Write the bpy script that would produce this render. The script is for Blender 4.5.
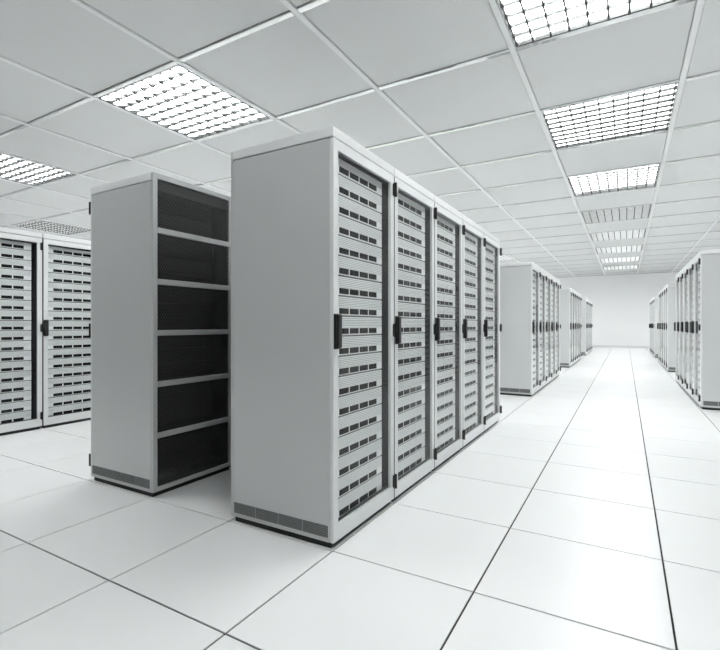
import bpy, bmesh, math
from mathutils import Matrix, Vector

for o in list(bpy.data.objects):
    bpy.data.objects.remove(o)
S = bpy.context.scene
COL = S.collection

# ------------------------------------------------------------------ sizes (metres)
W = 0.65                    # floor tile = cabinet width = cabinet depth
EYE = 1.584 * W             # camera height
H = 5.158 * W               # ceiling height
HC = 1.940                  # cabinet height

# ------------------------------------------------------------------ camera
cam = bpy.data.cameras.new('camera')
cam.sensor_fit = 'HORIZONTAL'
cam.sensor_width = 36.0
cam.lens = 462.7 / 720.0 * 36.0
cam.clip_start = 0.05
camo = bpy.data.objects.new('camera', cam)
camo.location = (0, 0, EYE)
camo.rotation_euler = (math.radians(90), 0, math.radians(29.843))
COL.objects.link(camo)
S.camera = camo

# ------------------------------------------------------------------ world, exposure, lamp strength
world = bpy.data.worlds.new('world')
world.use_nodes = True
world.node_tree.nodes['Background'].inputs[0].default_value = (0.9, 0.95, 1.0, 1)
world.node_tree.nodes['Background'].inputs[1].default_value = 0.0
S.world = world
S.view_settings.view_transform = 'Standard'
S.view_settings.look = 'None'
S.view_settings.gamma = 1.0
S.view_settings.use_curve_mapping = False
S.view_settings.exposure = 0.0
LAMP = 14.6                  # radiance of every ceiling light's diffuser

# ------------------------------------------------------------------ materials
def principled(name, rgb, rough=0.5, metal=0.0, spec=0.5, coat=0.0):
    m = bpy.data.materials.new(name)
    m.use_nodes = True
    b = m.node_tree.nodes['Principled BSDF']
    b.inputs['Base Color'].default_value = (*rgb, 1)
    b.inputs['Roughness'].default_value = rough
    b.inputs['Metallic'].default_value = metal
    b.inputs['Specular IOR Level'].default_value = spec
    b.inputs['Coat Weight'].default_value = coat
    b.inputs['Coat Roughness'].default_value = 0.1
    return m

def mottled(name, rgb, amount, scale, rough=0.5, rough_var=0.0, spec=0.5, metal=0.0, coords='Object'):
    """principled with a faint procedural unevenness in colour and gloss"""
    m = principled(name, rgb, rough, metal, spec)
    nt = m.node_tree
    b = nt.nodes['Principled BSDF']
    tc = nt.nodes.new('ShaderNodeTexCoord')
    no = nt.nodes.new('ShaderNodeTexNoise')
    no.inputs['Scale'].default_value = scale
    no.inputs['Detail'].default_value = 3
    nt.links.new(tc.outputs[coords], no.inputs['Vector'])
    mr = nt.nodes.new('ShaderNodeMapRange')
    mr.inputs['To Min'].default_value = 1 - amount
    mr.inputs['To Max'].default_value = 1 + amount
    nt.links.new(no.outputs['Fac'], mr.inputs['Value'])
    mx = nt.nodes.new('ShaderNodeVectorMath')
    mx.operation = 'SCALE'
    mx.inputs[0].default_value = rgb
    nt.links.new(mr.outputs['Result'], mx.inputs['Scale'])
    nt.links.new(mx.outputs['Vector'], b.inputs['Base Color'])
    if rough_var:
        r2 = nt.nodes.new('ShaderNodeMapRange')
        r2.inputs['To Min'].default_value = rough - rough_var
        r2.inputs['To Max'].default_value = rough + rough_var
        nt.links.new(no.outputs['Fac'], r2.inputs['Value'])
        nt.links.new(r2.outputs['Result'], b.inputs['Roughness'])
    return m

M = {}
M['floor'] = mottled('white_gloss_floor_tile', (0.80, 0.812, 0.812), 0.01, 1.5, 0.24, 0.02, 0.55)
M['groove'] = principled('dark_floor_void', (0.012, 0.013, 0.013), 0.9)
M['ceiling'] = mottled('pale_ceiling_tile', (0.69, 0.70, 0.70), 0.012, 6.0, 0.85, 0, 0.2)
M['tbar'] = principled('polished_ceiling_bar', (0.64, 0.65, 0.65), 0.07, 0.95)
M['tbar_white'] = principled('white_ceiling_bar', (0.80, 0.81, 0.81), 0.3)
M['wall'] = mottled('white_wall_paint', (0.95, 0.955, 0.955), 0.01, 2.0, 0.7, 0, 0.3)
M['wall_grey'] = mottled('mid_grey_wall_paint', (0.35, 0.36, 0.36), 0.01, 2.0, 0.7, 0, 0.3)
M['trim'] = principled('pale_grey_skirting', (0.8, 0.81, 0.81), 0.5)
M['paint'] = mottled('light_grey_cabinet_paint', (0.58, 0.594, 0.594), 0.008, 3.0, 0.28, 0, 0.5, 0.15)  # same coating as the fronts, darkened for the dimmer sides and rear
M['white'] = principled('white_cabinet_frame_paint', (0.74, 0.755, 0.755), 0.32, 0.0)  # same coating as the sides, lightened for the lit fronts and tops
M['inner'] = principled('dark_grey_cabinet_lining', (0.05, 0.053, 0.053), 0.6)
M['black'] = principled('black_handle_plastic', (0.012, 0.012, 0.012), 0.35)
M['plinth'] = principled('black_plinth', (0.012, 0.013, 0.013), 0.6)
M['grille'] = principled('grey_vent_slats', (0.22, 0.23, 0.23), 0.5, 0.3)
M['grille_dark'] = principled('vent_slot_dark', (0.05, 0.052, 0.052), 0.8)
M['server'] = principled('light_grey_server_front', (0.89, 0.90, 0.90), 0.42)
M['slot'] = principled('server_slot_shadow_gap', (0.38, 0.39, 0.39), 0.6)
M['bay'] = principled('charcoal_drive_bay', (0.012, 0.013, 0.013), 0.55, 0, 0.12)
M['louvre'] = principled('polished_lamp_louvre', (0.88, 0.89, 0.89), 0.12, 1.0)
M['louvre_edge'] = principled('grey_louvre_edge', (0.65, 0.66, 0.66), 0.4, 0.1)
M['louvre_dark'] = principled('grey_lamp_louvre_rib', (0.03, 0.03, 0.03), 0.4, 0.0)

def lamp_material():
    m = bpy.data.materials.new('glowing_lamp_diffuser')
    m.use_nodes = True
    nt = m.node_tree
    nt.nodes.clear()
    e = nt.nodes.new('ShaderNodeEmission')
    e.inputs[0].default_value = (0.99, 1.0, 0.997, 1)
    e.inputs[1].default_value = LAMP
    o = nt.nodes.new('ShaderNodeOutputMaterial')
    nt.links.new(e.outputs[0], o.inputs[0])
    return m
M['lamp'] = lamp_material()

def glass_material():
    m = bpy.data.materials.new('clear_door_glass')
    m.use_nodes = True
    nt = m.node_tree
    nt.nodes.clear()
    t = nt.nodes.new('ShaderNodeBsdfTransparent')
    t.inputs[0].default_value = (0.985, 0.992, 0.991, 1)
    g = nt.nodes.new('ShaderNodeBsdfGlossy')
    g.inputs['Roughness'].default_value = 0.0
    f = nt.nodes.new('ShaderNodeFresnel')
    ge = nt.nodes.new('ShaderNodeNewGeometry')       # thin pane: both faces reflect alike
    ior = nt.nodes.new('ShaderNodeMapRange')
    ior.inputs['To Min'].default_value = 1.15
    ior.inputs['To Max'].default_value = 1 / 1.15
    nt.links.new(ge.outputs['Backfacing'], ior.inputs['Value'])
    nt.links.new(ior.outputs['Result'], f.inputs['IOR'])
    mx = nt.nodes.new('ShaderNodeMixShader')
    o = nt.nodes.new('ShaderNodeOutputMaterial')
    nt.links.new(f.outputs[0], mx.inputs[0])
    nt.links.new(t.outputs[0], mx.inputs[1])
    nt.links.new(g.outputs[0], mx.inputs[2])
    nt.links.new(mx.outputs[0], o.inputs[0])
    return m
M['glass'] = glass_material()

def mesh_material():
    """black perforated sheet: staggered round holes, really open"""
    m = bpy.data.materials.new('black_perforated_sheet')
    m.use_nodes = True
    nt = m.node_tree
    b = nt.nodes['Principled BSDF']
    b.inputs['Base Color'].default_value = (0.085, 0.087, 0.087, 1)
    b.inputs['Roughness'].default_value = 0.4
    b.inputs['Metallic'].default_value = 0.3
    out = nt.nodes['Material Output']
    tc = nt.nodes.new('ShaderNodeTexCoord')
    sp = nt.nodes.new('ShaderNodeSeparateXYZ')
    nt.links.new(tc.outputs['Object'], sp.inputs[0])
    def math_node(op, a, bb=None):
        n = nt.nodes.new('ShaderNodeMath')
        n.operation = op
        for i, v in enumerate((a, bb)):
            if v is None:
                continue
            if isinstance(v, (int, float)):
                n.inputs[i].default_value = v
            else:
                nt.links.new(v, n.inputs[i])
        return n.outputs[0]
    p = 0.020
    def lattice(off):
        dd = []
        for ax, pitch in (('Y', p), ('Z', p * 1.4)):
            v = math_node('DIVIDE', sp.outputs[ax], pitch)
            v = math_node('ADD', v, off + 200)
            v = math_node('FRACT', v)
            v = math_node('SUBTRACT', v, 0.5)
            v = math_node('MULTIPLY', v, pitch)
            dd.append(math_node('MULTIPLY', v, v))
        return math_node('SQRT', math_node('ADD', dd[0], dd[1]))
    d = math_node('MINIMUM', lattice(0.0), lattice(0.5))
    hole = math_node('LESS_THAN', d, 0.0072)
    tr = nt.nodes.new('ShaderNodeBsdfTransparent')
    mx = nt.nodes.new('ShaderNodeMixShader')
    nt.links.new(hole, mx.inputs[0])
    nt.links.new(b.outputs[0], mx.inputs[1])
    nt.links.new(tr.outputs[0], mx.inputs[2])
    nt.links.new(mx.outputs[0], out.inputs[0])
    return m
M['mesh'] = mesh_material()

# ------------------------------------------------------------------ mesh helpers
def box(bm, x0, x1, y0, y1, z0, z1, mi=0, bev=0.0, seg=1):
    vs = [bm.verts.new(p) for p in ((x0, y0, z0), (x1, y0, z0), (x1, y1, z0), (x0, y1, z0),
                                    (x0, y0, z1), (x1, y0, z1), (x1, y1, z1), (x0, y1, z1))]
    fs = []
    for q in ((3, 2, 1, 0), (4, 5, 6, 7), (0, 1, 5, 4), (1, 2, 6, 5), (2, 3, 7, 6), (3, 0, 4, 7)):
        f = bm.faces.new([vs[i] for i in q])
        f.material_index = mi
        fs.append(f)
    if bev > 0:
        es = list({e for f in fs for e in f.edges})
        r = bmesh.ops.bevel(bm, geom=es, offset=bev, segments=seg, affect='EDGES', profile=0.5, clamp_overlap=True)
        for f in r['faces']:
            f.material_index = mi

def ring(bm, x0, x1, y0, y1, z0, z1, ly, ry, bz, tz, mi=0, bev=0.0):
    """picture-frame of four mitred rails in the y-z plane, x0..x1 thick"""
    def loop(x, a):
        yy0, yy1, zz0, zz1 = (y0, y1, z0, z1) if a else (y0 + ly, y1 - ry, z0 + bz, z1 - tz)
        return [bm.verts.new((x, yy0, zz0)), bm.verts.new((x, yy1, zz0)), bm.verts.new((x, yy1, zz1)), bm.verts.new((x, yy0, zz1))]
    fo, fi, bo, bi = loop(x1, 1), loop(x1, 0), loop(x0, 1), loop(x0, 0)
    fs = []
    for i in range(4):
        j = (i + 1) % 4
        fs.append(bm.faces.new((fo[i], fo[j], fi[j], fi[i])))
        fs.append(bm.faces.new((bo[j], bo[i], bi[i], bi[j])))
        fs.append(bm.faces.new((fo[j], fo[i], bo[i], bo[j])))
        fs.append(bm.faces.new((fi[i], fi[j], bi[j], bi[i])))
    for f in fs:
        f.material_index = mi
    if bev:
        es = [e for e in {e for f in fs for e in f.edges}
              if len(e.link_faces) == 2 and e.calc_face_angle(0) > 0.5]
        r = bmesh.ops.bevel(bm, geom=es, offset=bev, segments=2, affect='EDGES', profile=0.5)
        for f in r['faces']:
            f.material_index = mi

def cylinder_x(bm, x0, x1, y, z, r, n=14, mi=0):
    a = [bm.verts.new((x0, y + r * math.cos(2 * math.pi * i / n), z + r * math.sin(2 * math.pi * i / n))) for i in range(n)]
    b = [bm.verts.new((x1, v.co.y, v.co.z)) for v in a]
    fs = [bm.faces.new((a[i], a[(i + 1) % n], b[(i + 1) % n], b[i])) for i in range(n)]
    fs += [bm.faces.new(b), bm.faces.new(a[::-1])]
    for f in fs:
        f.material_index = mi

def cylinder_z(bm, x, y, z0, z1, r, n=14, mi=0):
    a = [bm.verts.new((x + r * math.cos(2 * math.pi * i / n), y + r * math.sin(2 * math.pi * i / n), z0)) for i in range(n)]
    b = [bm.verts.new((v.co.x, v.co.y, z1)) for v in a]
    fs = [bm.faces.new((a[i], a[(i + 1) % n], b[(i + 1) % n], b[i])) for i in range(n)]
    fs += [bm.faces.new(b), bm.faces.new(a[::-1])]
    for f in fs:
        f.material_index = mi

def data(name, build, mats):
    bm = bmesh.new()
    build(bm)
    bmesh.ops.recalc_face_normals(bm, faces=bm.faces)
    me = bpy.data.meshes.new(name)
    bm.to_mesh(me)
    bm.free()
    for m in mats:
        me.materials.append(M[m])
    return me

def put(name, me, parent=None, loc=None):
    o = bpy.data.objects.new(name, me)
    COL.objects.link(o)
    if parent is not None:
        o.parent = parent
    if loc is not None:
        o.location = loc
    return o

def empty(name, loc, rz=0.0):
    o = bpy.data.objects.new(name, None)
    o.empty_display_size = 0.1
    o.location = loc
    o.rotation_euler = (0, 0, rz)
    COL.objects.link(o)
    return o

def tag(o, label, cat, group=None, kind=None):
    o['label'] = label
    o['category'] = cat
    if group:
        o['group'] = group
    if kind:
        o['kind'] = kind
    return o

def struct(o, label=None):
    o['kind'] = 'structure'
    if label:
        o['label'] = label
    return o

# ------------------------------------------------------------------ room shell
X0, X1 = -23.7824 * W, 8.2176 * W          # left and right wall
Y0, Y1 = -6.283 * W, 37.717 * W            # wall behind the camera, far wall
CB = 0.016                                 # how far the ceiling bars hang below the tiles

def floor_build(bm):
    g, b = 0.0035, 0.0014
    nx, ny = round((X1 - X0) / W), round((Y1 - Y0) / W)
    for i in range(nx):
        for j in range(ny):
            xa, xb = X0 + i * W + g, X0 + (i + 1) * W - g
            ya, yb = Y0 + j * W + g, Y0 + (j + 1) * W - g
            t = [bm.verts.new(p) for p in ((xa + b, ya + b, 0), (xb - b, ya + b, 0), (xb - b, yb - b, 0), (xa + b, yb - b, 0))]
            m = [bm.verts.new(p) for p in ((xa, ya, -b), (xb, ya, -b), (xb, yb, -b), (xa, yb, -b))]
            l = [bm.verts.new(p) for p in ((xa, ya, -0.0048), (xb, ya, -0.0048), (xb, yb, -0.0048), (xa, yb, -0.0048))]
            bm.faces.new(t)
            for k in range(4):
                q = (k + 1) % 4
                bm.faces.new((m[k], m[q], t[q], t[k]))
                bm.faces.new((l[k], l[q], m[q], m[k]))
    box(bm, X0, X1, Y0, Y1, -0.06, -0.0048, 1)
struct(put('floor', data('floor', floor_build, ['floor', 'groove'])))

def wall(name, x0, x1, y0, y1, m='wall'):
    struct(put(name, data(name, lambda bm: box(bm, x0, x1, y0, y1, -0.06, H + 0.15), [m])))
wall('wall_left', X0 - 0.15, X0, Y0 - 0.15, Y1 + 0.15)
wall('wall_right', X1, X1 + 0.15, Y0 - 0.15, Y1 + 0.15)
wall('wall_back', X0, X1, Y1, Y1 + 0.15)
wall('wall_front', X0, X1, Y0 - 0.15, Y0, 'wall_grey')  # unseen wall, greyed to cut light bounced onto the near side panels
struct(put('baseboard_back', data('baseboard_back', lambda bm: box(bm, X0, X1, Y1 - 0.015, Y1, 0, 0.09, 0, 0.004), ['trim'])))

# ceiling grid: lines every 2 W; lights in every third lane, every second bay
LX = [-1.275 * W + 2 * W * k for k in range(-11, 5)]
LY = [6.231 * W + 2 * W * k for k in range(-6, 16)]
LANES = [-0.275 * W + 6 * W * k for k in (1, 0, -1, -2, -3)]
BAYS = [5.231 * W + 4 * W * j for j in range(0, 8)]
FILL_LIGHTS = [(-0.275 * W, 1.231 * W, 'right over the viewpoint, above the right aisle'),  # two unseen fittings added to brighten the near floor
        (-6.275 * W, 1.231 * W, 'above the floor left of the perforated cabinet, out of view')]
lights = {(round(x, 3), round(y, 3)) for x in LANES for y in BAYS} | {(round(a, 3), round(b, 3)) for a, b, c in FILL_LIGHTS}

def edges(lines, lo, hi):
    return [lo] + [v for v in lines if lo < v < hi] + [hi]
EX, EY = edges(LX, X0, X1), edges(LY, Y0, Y1)

def ceiling_build(bm):
    for xa, xb in zip(EX, EX[1:]):
        for ya, yb in zip(EY, EY[1:]):
            if (round((xa + xb) / 2, 3), round((ya + yb) / 2, 3)) in lights:
                continue
            box(bm, xa + 0.0262, xb - 0.0262, ya + 0.0262, yb - 0.0262, H + CB, H + CB + 0.03, 0, 0.006)
    box(bm, X0, X1, Y0, Y1, H + 0.13, H + 0.15)
struct(put('ceiling', data('ceiling', ceiling_build, ['ceiling'])))

BW = 0.024
def bars_build(bm):
    for x in EX[1:-1]:
        box(bm, x - BW, x + BW, Y0, Y1, H, H + 0.05, 1, 0.005)
    for y in EY[1:-1]:
        for xa, xb in zip(EX, EX[1:]):
            box(bm, xa + (BW if xa > X0 else 0), xb - (BW if xb < X1 else 0), y - BW, y + BW, H + 0.001, H + 0.05, 0, 0.005)
    for a in (X0, X1 - 0.03):
        box(bm, a, a + 0.03, Y0, Y1, H, H + 0.04)
    for a in (Y0, Y1 - 0.03):
        box(bm, X0, X1, a, a + 0.03, H, H + 0.04)
struct(put('trim_1', data('trim_1', bars_build, ['tbar', 'tbar_white'])))

# ------------------------------------------------------------------ ceiling lights
LH = W - BW - 0.002          # half size of a light fitting
def light_frame(bm):
    t = 0.010
    for s in (-1, 1):
        a, b = sorted((s * LH, s * (LH - t)))
        box(bm, a, b, -LH, LH, 0.003, 0.10, 0, 0.002)
        box(bm, -LH + t, LH - t, a, b, 0.003, 0.10, 0, 0.002)
    box(bm, -LH + t, LH - t, -LH + t, LH - t, 0.085, 0.10)
def light_diffuser(bm):
    a = LH - 0.012
    box(bm, -a, a, -a, a, 0.045, 0.053)
def wedge(bm, c, a, along_x, z0, z1, w0, w1, mi):
    """a blade that thickens upwards, like the parabolic blades of office lamps"""
    def P(u, v, z):
        return (u, v, z) if along_x else (v, u, z)
    ps = []
    for u in (-a, a):
        ps.append([bm.verts.new(P(u, c + d, z)) for d, z in ((-w0, z0), (w0, z0), (w1, z1), (-w1, z1))])
    l, r = ps
    fs = [bm.faces.new((l[i], l[(i + 1) % 4], r[(i + 1) % 4], r[i])) for i in range(4)]
    fs += [bm.faces.new(l[::-1]), bm.faces.new(r)]
    for f in fs:
        f.material_index = mi
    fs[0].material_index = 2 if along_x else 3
def light_louvre(bm):
    a = LH - 0.010
    n = 9
    p = 2 * a / n
    for i in range(n + 1):
        c = -a + i * p
        c = min(max(c, -a + 0.012), a - 0.012)
        wedge(bm, c, a, True, 0.008, 0.036, 0.0030, 0.0105, 0)        # bright cross blades
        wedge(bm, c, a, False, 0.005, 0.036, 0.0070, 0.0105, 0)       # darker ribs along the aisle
        for j in range(n + 1):
            d = min(max(-a + j * p, -a + 0.013), a - 0.013)
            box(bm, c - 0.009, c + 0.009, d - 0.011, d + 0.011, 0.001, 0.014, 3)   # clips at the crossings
LM = [('frame', data('light_frame', light_frame, ['tbar'])),
      ('diffuser', data('light_diffuser', light_diffuser, ['lamp'])),
      ('louvre', data('light_louvre', light_louvre, ['louvre', 'louvre_dark', 'louvre_edge', 'louvre_dark']))]
NTH = ['first', 'second', 'third', 'fourth', 'fifth', 'sixth', 'seventh', 'eighth', 'ninth', 'tenth', 'eleventh',
       'twelfth', 'thirteenth', 'fourteenth', 'fifteenth', 'sixteenth', 'seventeenth', 'eighteenth']
LANE_LABEL = ['hidden beyond the right-hand cabinets', 'in line above the right aisle', 'in line above the perforated cabinet',
              'in line left of the perforated cabinet', 'in line farthest left']
for li, x in enumerate(LANES):
    for bi, y in enumerate(BAYS):
        r = empty('ceiling_light', (x, y, H))
        where = NTH[bi] + ' from the front'
        lab = 'square gridded ceiling light %s, %s' % (LANE_LABEL[li], where)
        tag(r, lab, 'ceiling light', 'square gridded ceiling lights')
        for nm, me in LM:
            put(nm, me, r)
for x, y, where in FILL_LIGHTS:
    r = tag(empty('ceiling_light', (x, y, H)), 'square gridded ceiling light ' + where, 'ceiling light', 'square gridded ceiling lights')
    for nm, me in LM:
        put(nm, me, r)

# ------------------------------------------------------------------ server cabinet (front faces +x, origin at base centre)
HW = W / 2 - 0.003           # half width
D = W / 2 - 0.004            # half depth
DT = 0.016                   # door thickness
ZB = 0.030                   # underside of the body
ZC = HC - 0.047              # underside of the top cover
OP0, OP1 = 0.104, 1.840      # glass opening
ST = 0.043                   # door stile width
PT = 0.018                   # panel thickness

def side_panel(s):
    def b(bm):
        a, c = sorted((s * HW, s * (HW - PT)))
        box(bm, -D + DT, D - DT - 0.001, a, c, ZB, ZC - 0.005, 0, 0.003)
    return b
def frame_build(bm):
    i = HW - PT
    box(bm, -D + DT, D - DT - 0.001, -i, i, ZB, OP0 - 0.012, 1)               # bottom tray
    box(bm, -D + DT, D - DT - 0.001, -i, i, OP1 + 0.035, ZC - 0.005, 1)       # top tray
    box(bm, D - DT - 0.012, D - DT - 0.001, -i + 0.024, i - 0.024, OP1 - 0.014, OP1 + 0.035, 1)   # strip added for the dark band at the recess top
    box(bm, D - DT - 0.012, D - DT - 0.001, -i + 0.024, i - 0.024, OP0 - 0.012, OP0 + 0.008, 1)   # strip added for the dark band at the recess bottom
    box(bm, -D + DT - 0.003, -D + DT - 0.0005, -i, i, OP1, HC - 0.006, 1)     # dark board behind the rear door's top
    for s in (-1, 1):                                                          # dark inner lining
        a, c = sorted((s * i, s * (i - 0.024)))
        box(bm, -D + DT, D - DT - 0.001, a, c, OP0 - 0.012, OP1 + 0.035, 1)
    for s in (-1, 1):                                                          # mounting rails either side of the units
        a, c = sorted((s * (i - 0.024), s * (i - 0.034)))
        box(bm, D - DT - 0.085, D - DT - 0.070, a, c, OP0 - 0.012, OP1 + 0.035, 1)
def seam_shade_build(bm):                    # added black strip standing in for the shaded gap between cabinets
    box(bm, D - DT - 0.0005, D - 0.0015, HW - 0.0037, HW + 0.0095, ZB + 0.002, ZC - 0.006)
def top_build(bm):
    box(bm, -D + DT + 0.001, D, -HW, HW, ZC, HC, 0, 0.004, 2)
def plinth_build(bm):
    box(bm, -D + 0.02, D - 0.02, -HW + 0.016, HW - 0.016, 0, ZB)
def door_frame(bm):
    ring(bm, D - DT, D, -HW + 0.004, HW - 0.004, ZB, ZC - 0.005, ST - 0.002, ST - 0.002, OP0 - ZB, ZC - 0.005 - OP1, 0, 0.0025)
def pane_build(bm):
    box(bm, D - 0.012, D - 0.007, -HW + ST, HW - ST, OP0, OP1)
HZ = 1.000
def handle_build(bm):
    y = -HW + 0.021
    box(bm, D, D + 0.010, y - 0.019, y + 0.019, HZ - 0.082, HZ + 0.082, 0, 0.006, 2)           # backplate
    box(bm, D + 0.011, D + 0.027, y - 0.017, y + 0.020, HZ - 0.078, HZ + 0.080, 0, 0.008, 3)   # swing lever
    box(bm, D + 0.008, D + 0.016, y - 0.010, y + 0.010, HZ + 0.030, HZ + 0.060, 0, 0.003)      # pivot
    box(bm, D + 0.008, D + 0.016, y - 0.010, y + 0.010, HZ - 0.066, HZ - 0.040, 0, 0.003)
    cylinder_x(bm, D + 0.008, D + 0.020, y, HZ - 0.073, 0.008)                                  # lock barrel
def hinge_build(z):
    def b(bm):
        y = HW - 0.010
        box(bm, D, D + 0.010, y - 0.012, y + 0.010, z - 0.036, z + 0.036, 0, 0.003)
        cylinder_z(bm, D + 0.013, y + 0.003, z - 0.040, z + 0.040, 0.008)
    return b
def rear_frame(bm):
    x0, x1 = -D, -D + DT
    z0, z1 = ZB, HC
    zz0, zz1 = 0.056, 1.908
    box(bm, x0, x1, -HW + 0.002, -HW + 0.034, z0, z1, 0, 0.002)
    box(bm, x0, x1, HW - 0.034, HW - 0.002, z0, z1, 0, 0.002)
    box(bm, x0, x1, -HW + 0.034, HW - 0.034, z0, zz0, 0, 0.002)
    box(bm, x0, x1, -HW + 0.034, HW - 0.034, zz1, z1, 0, 0.002)
    for k in range(1, 6):
        c = zz0 + (zz1 - zz0) * k / 6
        box(bm, x0, x1, -HW + 0.034, HW - 0.034, c - 0.017, c + 0.017, 0, 0.002)
def rear_mesh(k):
    def b(bm):
        zz0, zz1 = 0.056, 1.908
        a = zz0 + (zz1 - zz0) * k / 6 + (0.017 if k else 0)
        c = zz0 + (zz1 - zz0) * (k + 1) / 6 - (0.017 if k < 5 else 0)
        box(bm, -D + 0.005, -D + 0.007, -HW + 0.034, HW - 0.034, a, c)
    return b
def vent_build(s, k):
    def b(bm):
        L = 2 * (D - DT) - 0.02
        w = L / 4
        x = -L / 2 + k * w
        y = s * HW
        z0, z1 = 0.052, 0.106
        ya, yb = sorted((y, y + s * 0.0012))
        box(bm, x + 0.002, x + w - 0.002, ya, yb, z0, z1, 1)
        for i in range(7):
            z = z0 + (i + 0.3) * (z1 - z0) / 7
            ya, yb = sorted((y + s * 0.001, y + s * 0.0026))
            box(bm, x + 0.002, x + w - 0.002, ya, yb, z, z + 0.0046, 0)
    return b

C = {'side_panel': [data('side_panel', side_panel(s), ['paint']) for s in (-1, 1)],
     'frame': data('cabinet_frame', frame_build, ['paint', 'inner']),
     'top_panel': data('top_panel', top_build, ['white']),
     'gasket': data('gasket', seam_shade_build, ['plinth']),
     'plinth': data('plinth', plinth_build, ['plinth']),
     'front_door': data('front_door', door_frame, ['white']),
     'glass_pane': data('glass_pane', pane_build, ['glass']),
     'handle': data('handle', handle_build, ['black']),
     'hinge': [data('hinge', hinge_build(z), ['black']) for z in (0.133, 1.0, 1.806)],
     'rear_door': data('rear_door', rear_frame, ['paint']),
     'mesh_panel': [data('mesh_panel', rear_mesh(k), ['mesh']) for k in range(6)],
     'vent': {s: [data('vent_grille', vent_build(s, k), ['grille', 'grille_dark']) for k in range(4)] for s in (-1, 1)}}

def cabinet(x, y, rz, label, group, vents=(), joint=True):
    r = tag(empty('server_cabinet', (x, y, 0), rz), label, 'server cabinet', group)
    for me in C['side_panel']:
        put('side_panel', me, r)
    for n in ('frame', 'top_panel', 'plinth'):
        put(n, C[n], r)
    d = put('front_door', C['front_door'], r)
    put('glass_pane', C['glass_pane'], d)['label'] = 'clear glass pane of the door'
    put('handle', C['handle'], d)['label'] = 'black swing handle'
    for me in C['hinge']:
        put('hinge', me, d)['label'] = 'black hinge'
    d = put('rear_door', C['rear_door'], r)
    for me in C['mesh_panel']:
        put('mesh_panel', me, d)['label'] = 'black perforated panel'
    if joint:
        put('gasket', C['gasket'], r)['label'] = 'black joint strip'
    for s in vents:
        for me in C['vent'][s]:
            put('vent_grille', me, r)['label'] = 'dark grey slotted vent'
    return r

# ------------------------------------------------------------------ rack servers (origin at the middle of the front's lower edge)
UP = 0.0976                  # height of one unit
UX = D - DT - 0.026          # where the fronts stand inside the cabinet
UZ = 0.0970   # underside of the lowest unit
FY0, FY1 = -0.274, 0.240     # width of a front
BAYS_Y = [(-0.210 + 0.0985 * k, -0.210 + 0.0985 * k + 0.087) for k in range(4)]

def chassis_build(bm):
    box(bm, -0.46, -0.004, FY0 + 0.012, FY1 - 0.012, 0.002, UP - 0.002, 1)
def faceplate_build(bm):
    box(bm, -0.004, 0, FY0, FY1, 0.003, UP - 0.001, 1)
    box(bm, 0, 0.004, FY0, FY1, 0.0045, 0.042, 0, 0.001)
    n = 6
    z0 = 0.0440
    p = (UP - 0.001 - z0) / n
    for k in range(n):
        box(bm, 0, 0.004, FY0, FY1, z0 + k * p, z0 + k * p + p * 0.66, 0)
def bay_build(k):
    def b(bm):
        y0, y1 = BAYS_Y[k]
        box(bm, 0.004, 0.006, y0, y1, 0.0105, 0.0385, 0, 0.0008)
        box(bm, 0.006, 0.0075, y0 + 0.004, y1 - 0.004, 0.035, 0.037, 0)
    return b
def plain_server_build(bm, ox=0.0, oy=0.0, oz=0.0, c=1.0):
    def bx(x0, x1, y0, y1, z0, z1, mi):
        ya, yb = sorted((c * y0, c * y1))
        xa, xb = sorted((c * x0, c * x1))
        box(bm, ox + xa, ox + xb, oy + ya, oy + yb, oz + z0, oz + z1, mi)
    bx(-0.46, -0.004, FY0 + 0.012, FY1 - 0.012, 0.002, UP - 0.002, 3)
    bx(-0.004, 0, FY0, FY1, 0.003, UP - 0.001, 2)
    bx(0, 0.004, FY0, FY1, 0.0045, 0.042, 0)
    for k in range(3):
        z = 0.045 + k * 0.0178
        bx(0, 0.004, FY0, FY1, z, z + 0.0145, 0)
    for y0, y1 in BAYS_Y:
        bx(0.004, 0.006, y0, y1, 0.0105, 0.0385, 1)
UM = {'chassis': data('chassis', chassis_build, ['server', 'plinth']),
      'faceplate': data('faceplate', faceplate_build, ['server', 'slot']),
      'drive_bay': [data('drive_bay', bay_build(k), ['bay']) for k in range(4)],
      'plain': data('rack_server', plain_server_build, ['server', 'bay', 'slot', 'plinth'])}

def fill(x, y, rz, where, group, detailed):
    for u in range(18):                                 # u counts from the top
        z = UZ + (17 - u) * UP
        p = Vector((x, y, 0)) + Matrix.Rotation(rz, 3, 'Z') @ Vector((UX, 0, z))
        lab = 'grey rack server, %s from top in %s' % (NTH[u], where)
        if detailed:
            r = empty('rack_server', p, rz)
            put('chassis', UM['chassis'], r)
            put('faceplate', UM['faceplate'], r)
            for me in UM['drive_bay']:
                put('drive_bay', me, r)['label'] = 'dark drive bay'
        else:
            r = put('rack_server', UM['plain'], None, p)
            r.rotation_euler = (0, 0, rz)
        tag(r, lab, 'server', group)

rest = []                    # cabinets whose units are too small or hidden to count
PI = math.pi
XA, XB, XL, XR = -2.283 * W + 0.006, -4.283 * W + 0.030, -8.283 * W + 0.050, 1.7176 * W
def yy(group, k):            # centre of the k-th cabinet of a group of five
    return (2.717 + 8 * group + k + 0.5) * W
def vents(k, rz):
    v = []
    if k == 0:
        v.append(-1 if rz == 0 else 1)
    if k == 4:
        v.append(1 if rz == 0 else -1)
    return v

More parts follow.
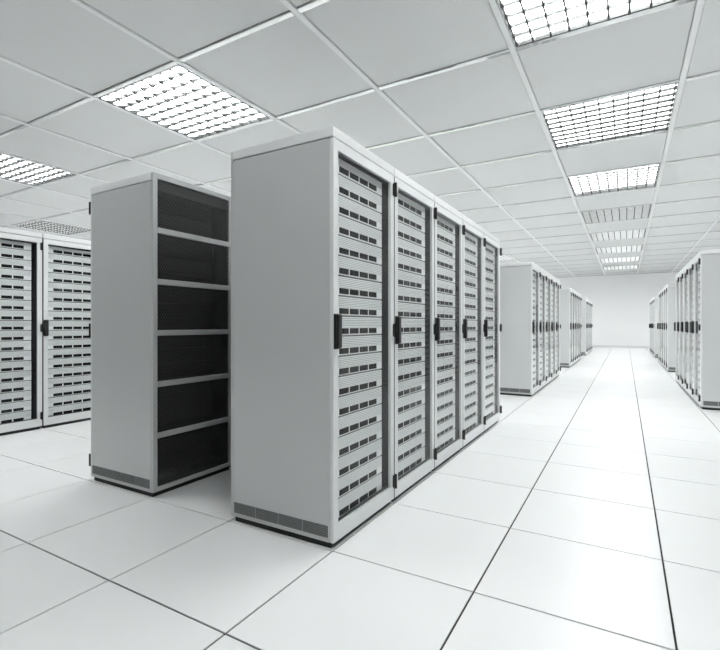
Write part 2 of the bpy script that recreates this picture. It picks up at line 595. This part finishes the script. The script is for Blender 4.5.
# big centre row, doors towards the right aisle
for k in range(5):
    n = ['nearest', 'second', 'third', 'fourth', 'farthest'][k]
    cabinet(XA, yy(0, k), 0, ['nearest glass-door server cabinet of the big centre row, grey side panel facing us',
            'second glass-door server cabinet of the big centre row, beside the nearest one',
            'third glass-door server cabinet, in the middle of the big centre row',
            'fourth glass-door server cabinet of the big centre row, one before its end',
            'fifth glass-door server cabinet, at the far end of the big centre row'][k], 'cabinets of the big centre row', vents(k, 0), k < 4)
    fill(XA, yy(0, k), 0, '%s cabinet of big centre row' % n, 'servers in the big centre row', True)
# row back to back with it: only the black perforated rear shows
for k in range(5):
    cabinet(XB, yy(0, k), PI, ['grey server cabinet with six black perforated rear panels, left of the big centre row',
            'server cabinet second in line behind the perforated rear one, mostly hidden',
            'server cabinet third in line behind the perforated rear one, hidden',
            'server cabinet fourth in line behind the perforated rear one, hidden',
            'server cabinet last in line behind the perforated rear one, hidden'][k], 'cabinets turned back to the centre row', vents(k, PI), k > 0)
# far left row
for k in range(3):
    cabinet(XL, yy(0, k), 0, ['glass-door server cabinet cut off by the left edge of the picture',
            'glass-door server cabinet at left, right of the cut-off one and behind the perforated cabinet',
            'glass-door server cabinet at left hidden behind the perforated cabinet'][k], 'glass cabinets of the far left row', vents(k, 0), k < 4)
    if k < 2:
        fill(XL, yy(0, k), 0, ['leftmost cabinet cut by the picture edge', 'left cabinet behind the perforated one'][k],
             'servers in the far left row', True)
    rest.append((XB, yy(0, k), PI))
# second, third, fourth groups along the left of the aisle
gname = ['', 'second group left of the aisle', 'third group left of the aisle', 'fourth, farthest group left of the aisle']
for g in (1, 2, 3):
    for k in range(5):
        n = ['nearest', 'second', 'middle', 'fourth', 'farthest'][k]
        cabinet(XA, yy(g, k), 0, '%s glass-door server cabinet in the %s' % (n, gname[g]), 'cabinets of the ' + gname[g], vents(k, 0), k < 4)
        if g == 1:
            fill(XA, yy(g, k), 0, '%s cabinet, second group left of aisle' % n, 'servers in the second left group', False)
        else:
            rest.append((XA, yy(g, k), 0))
# right of the aisle
rname = ['group just out of view on the right', 'first group right of the aisle', 'second group right of the aisle', 'third, farthest group right of the aisle']
for g in (0, 1, 2, 3):
    for k in range(5):
        n = ['nearest', 'second', 'middle', 'fourth', 'farthest'][k]
        cabinet(XR, yy(g, k), PI, '%s glass-door server cabinet in the %s' % (n, rname[g]), 'cabinets of the ' + rname[g], vents(k, PI), k > 0)
        if g == 1 and k < 4:
            fill(XR, yy(g, k), PI, '%s cabinet, first group right of aisle' % n, 'servers in the first right group', False)
        else:
            rest.append((XR, yy(g, k), PI))

def rest_build(bm):
    for x, y, rz in rest:
        c = 1.0 if rz == 0 else -1.0
        for u in range(18):
            plain_server_build(bm, x + c * UX, y, UZ + u * UP, c)
tag(put('rack_servers', data('rack_servers', rest_build, ['server', 'bay', 'slot', 'plinth'])),
    'many small grey rack servers inside the distant cabinets along the aisle', 'servers', None, 'stuff')
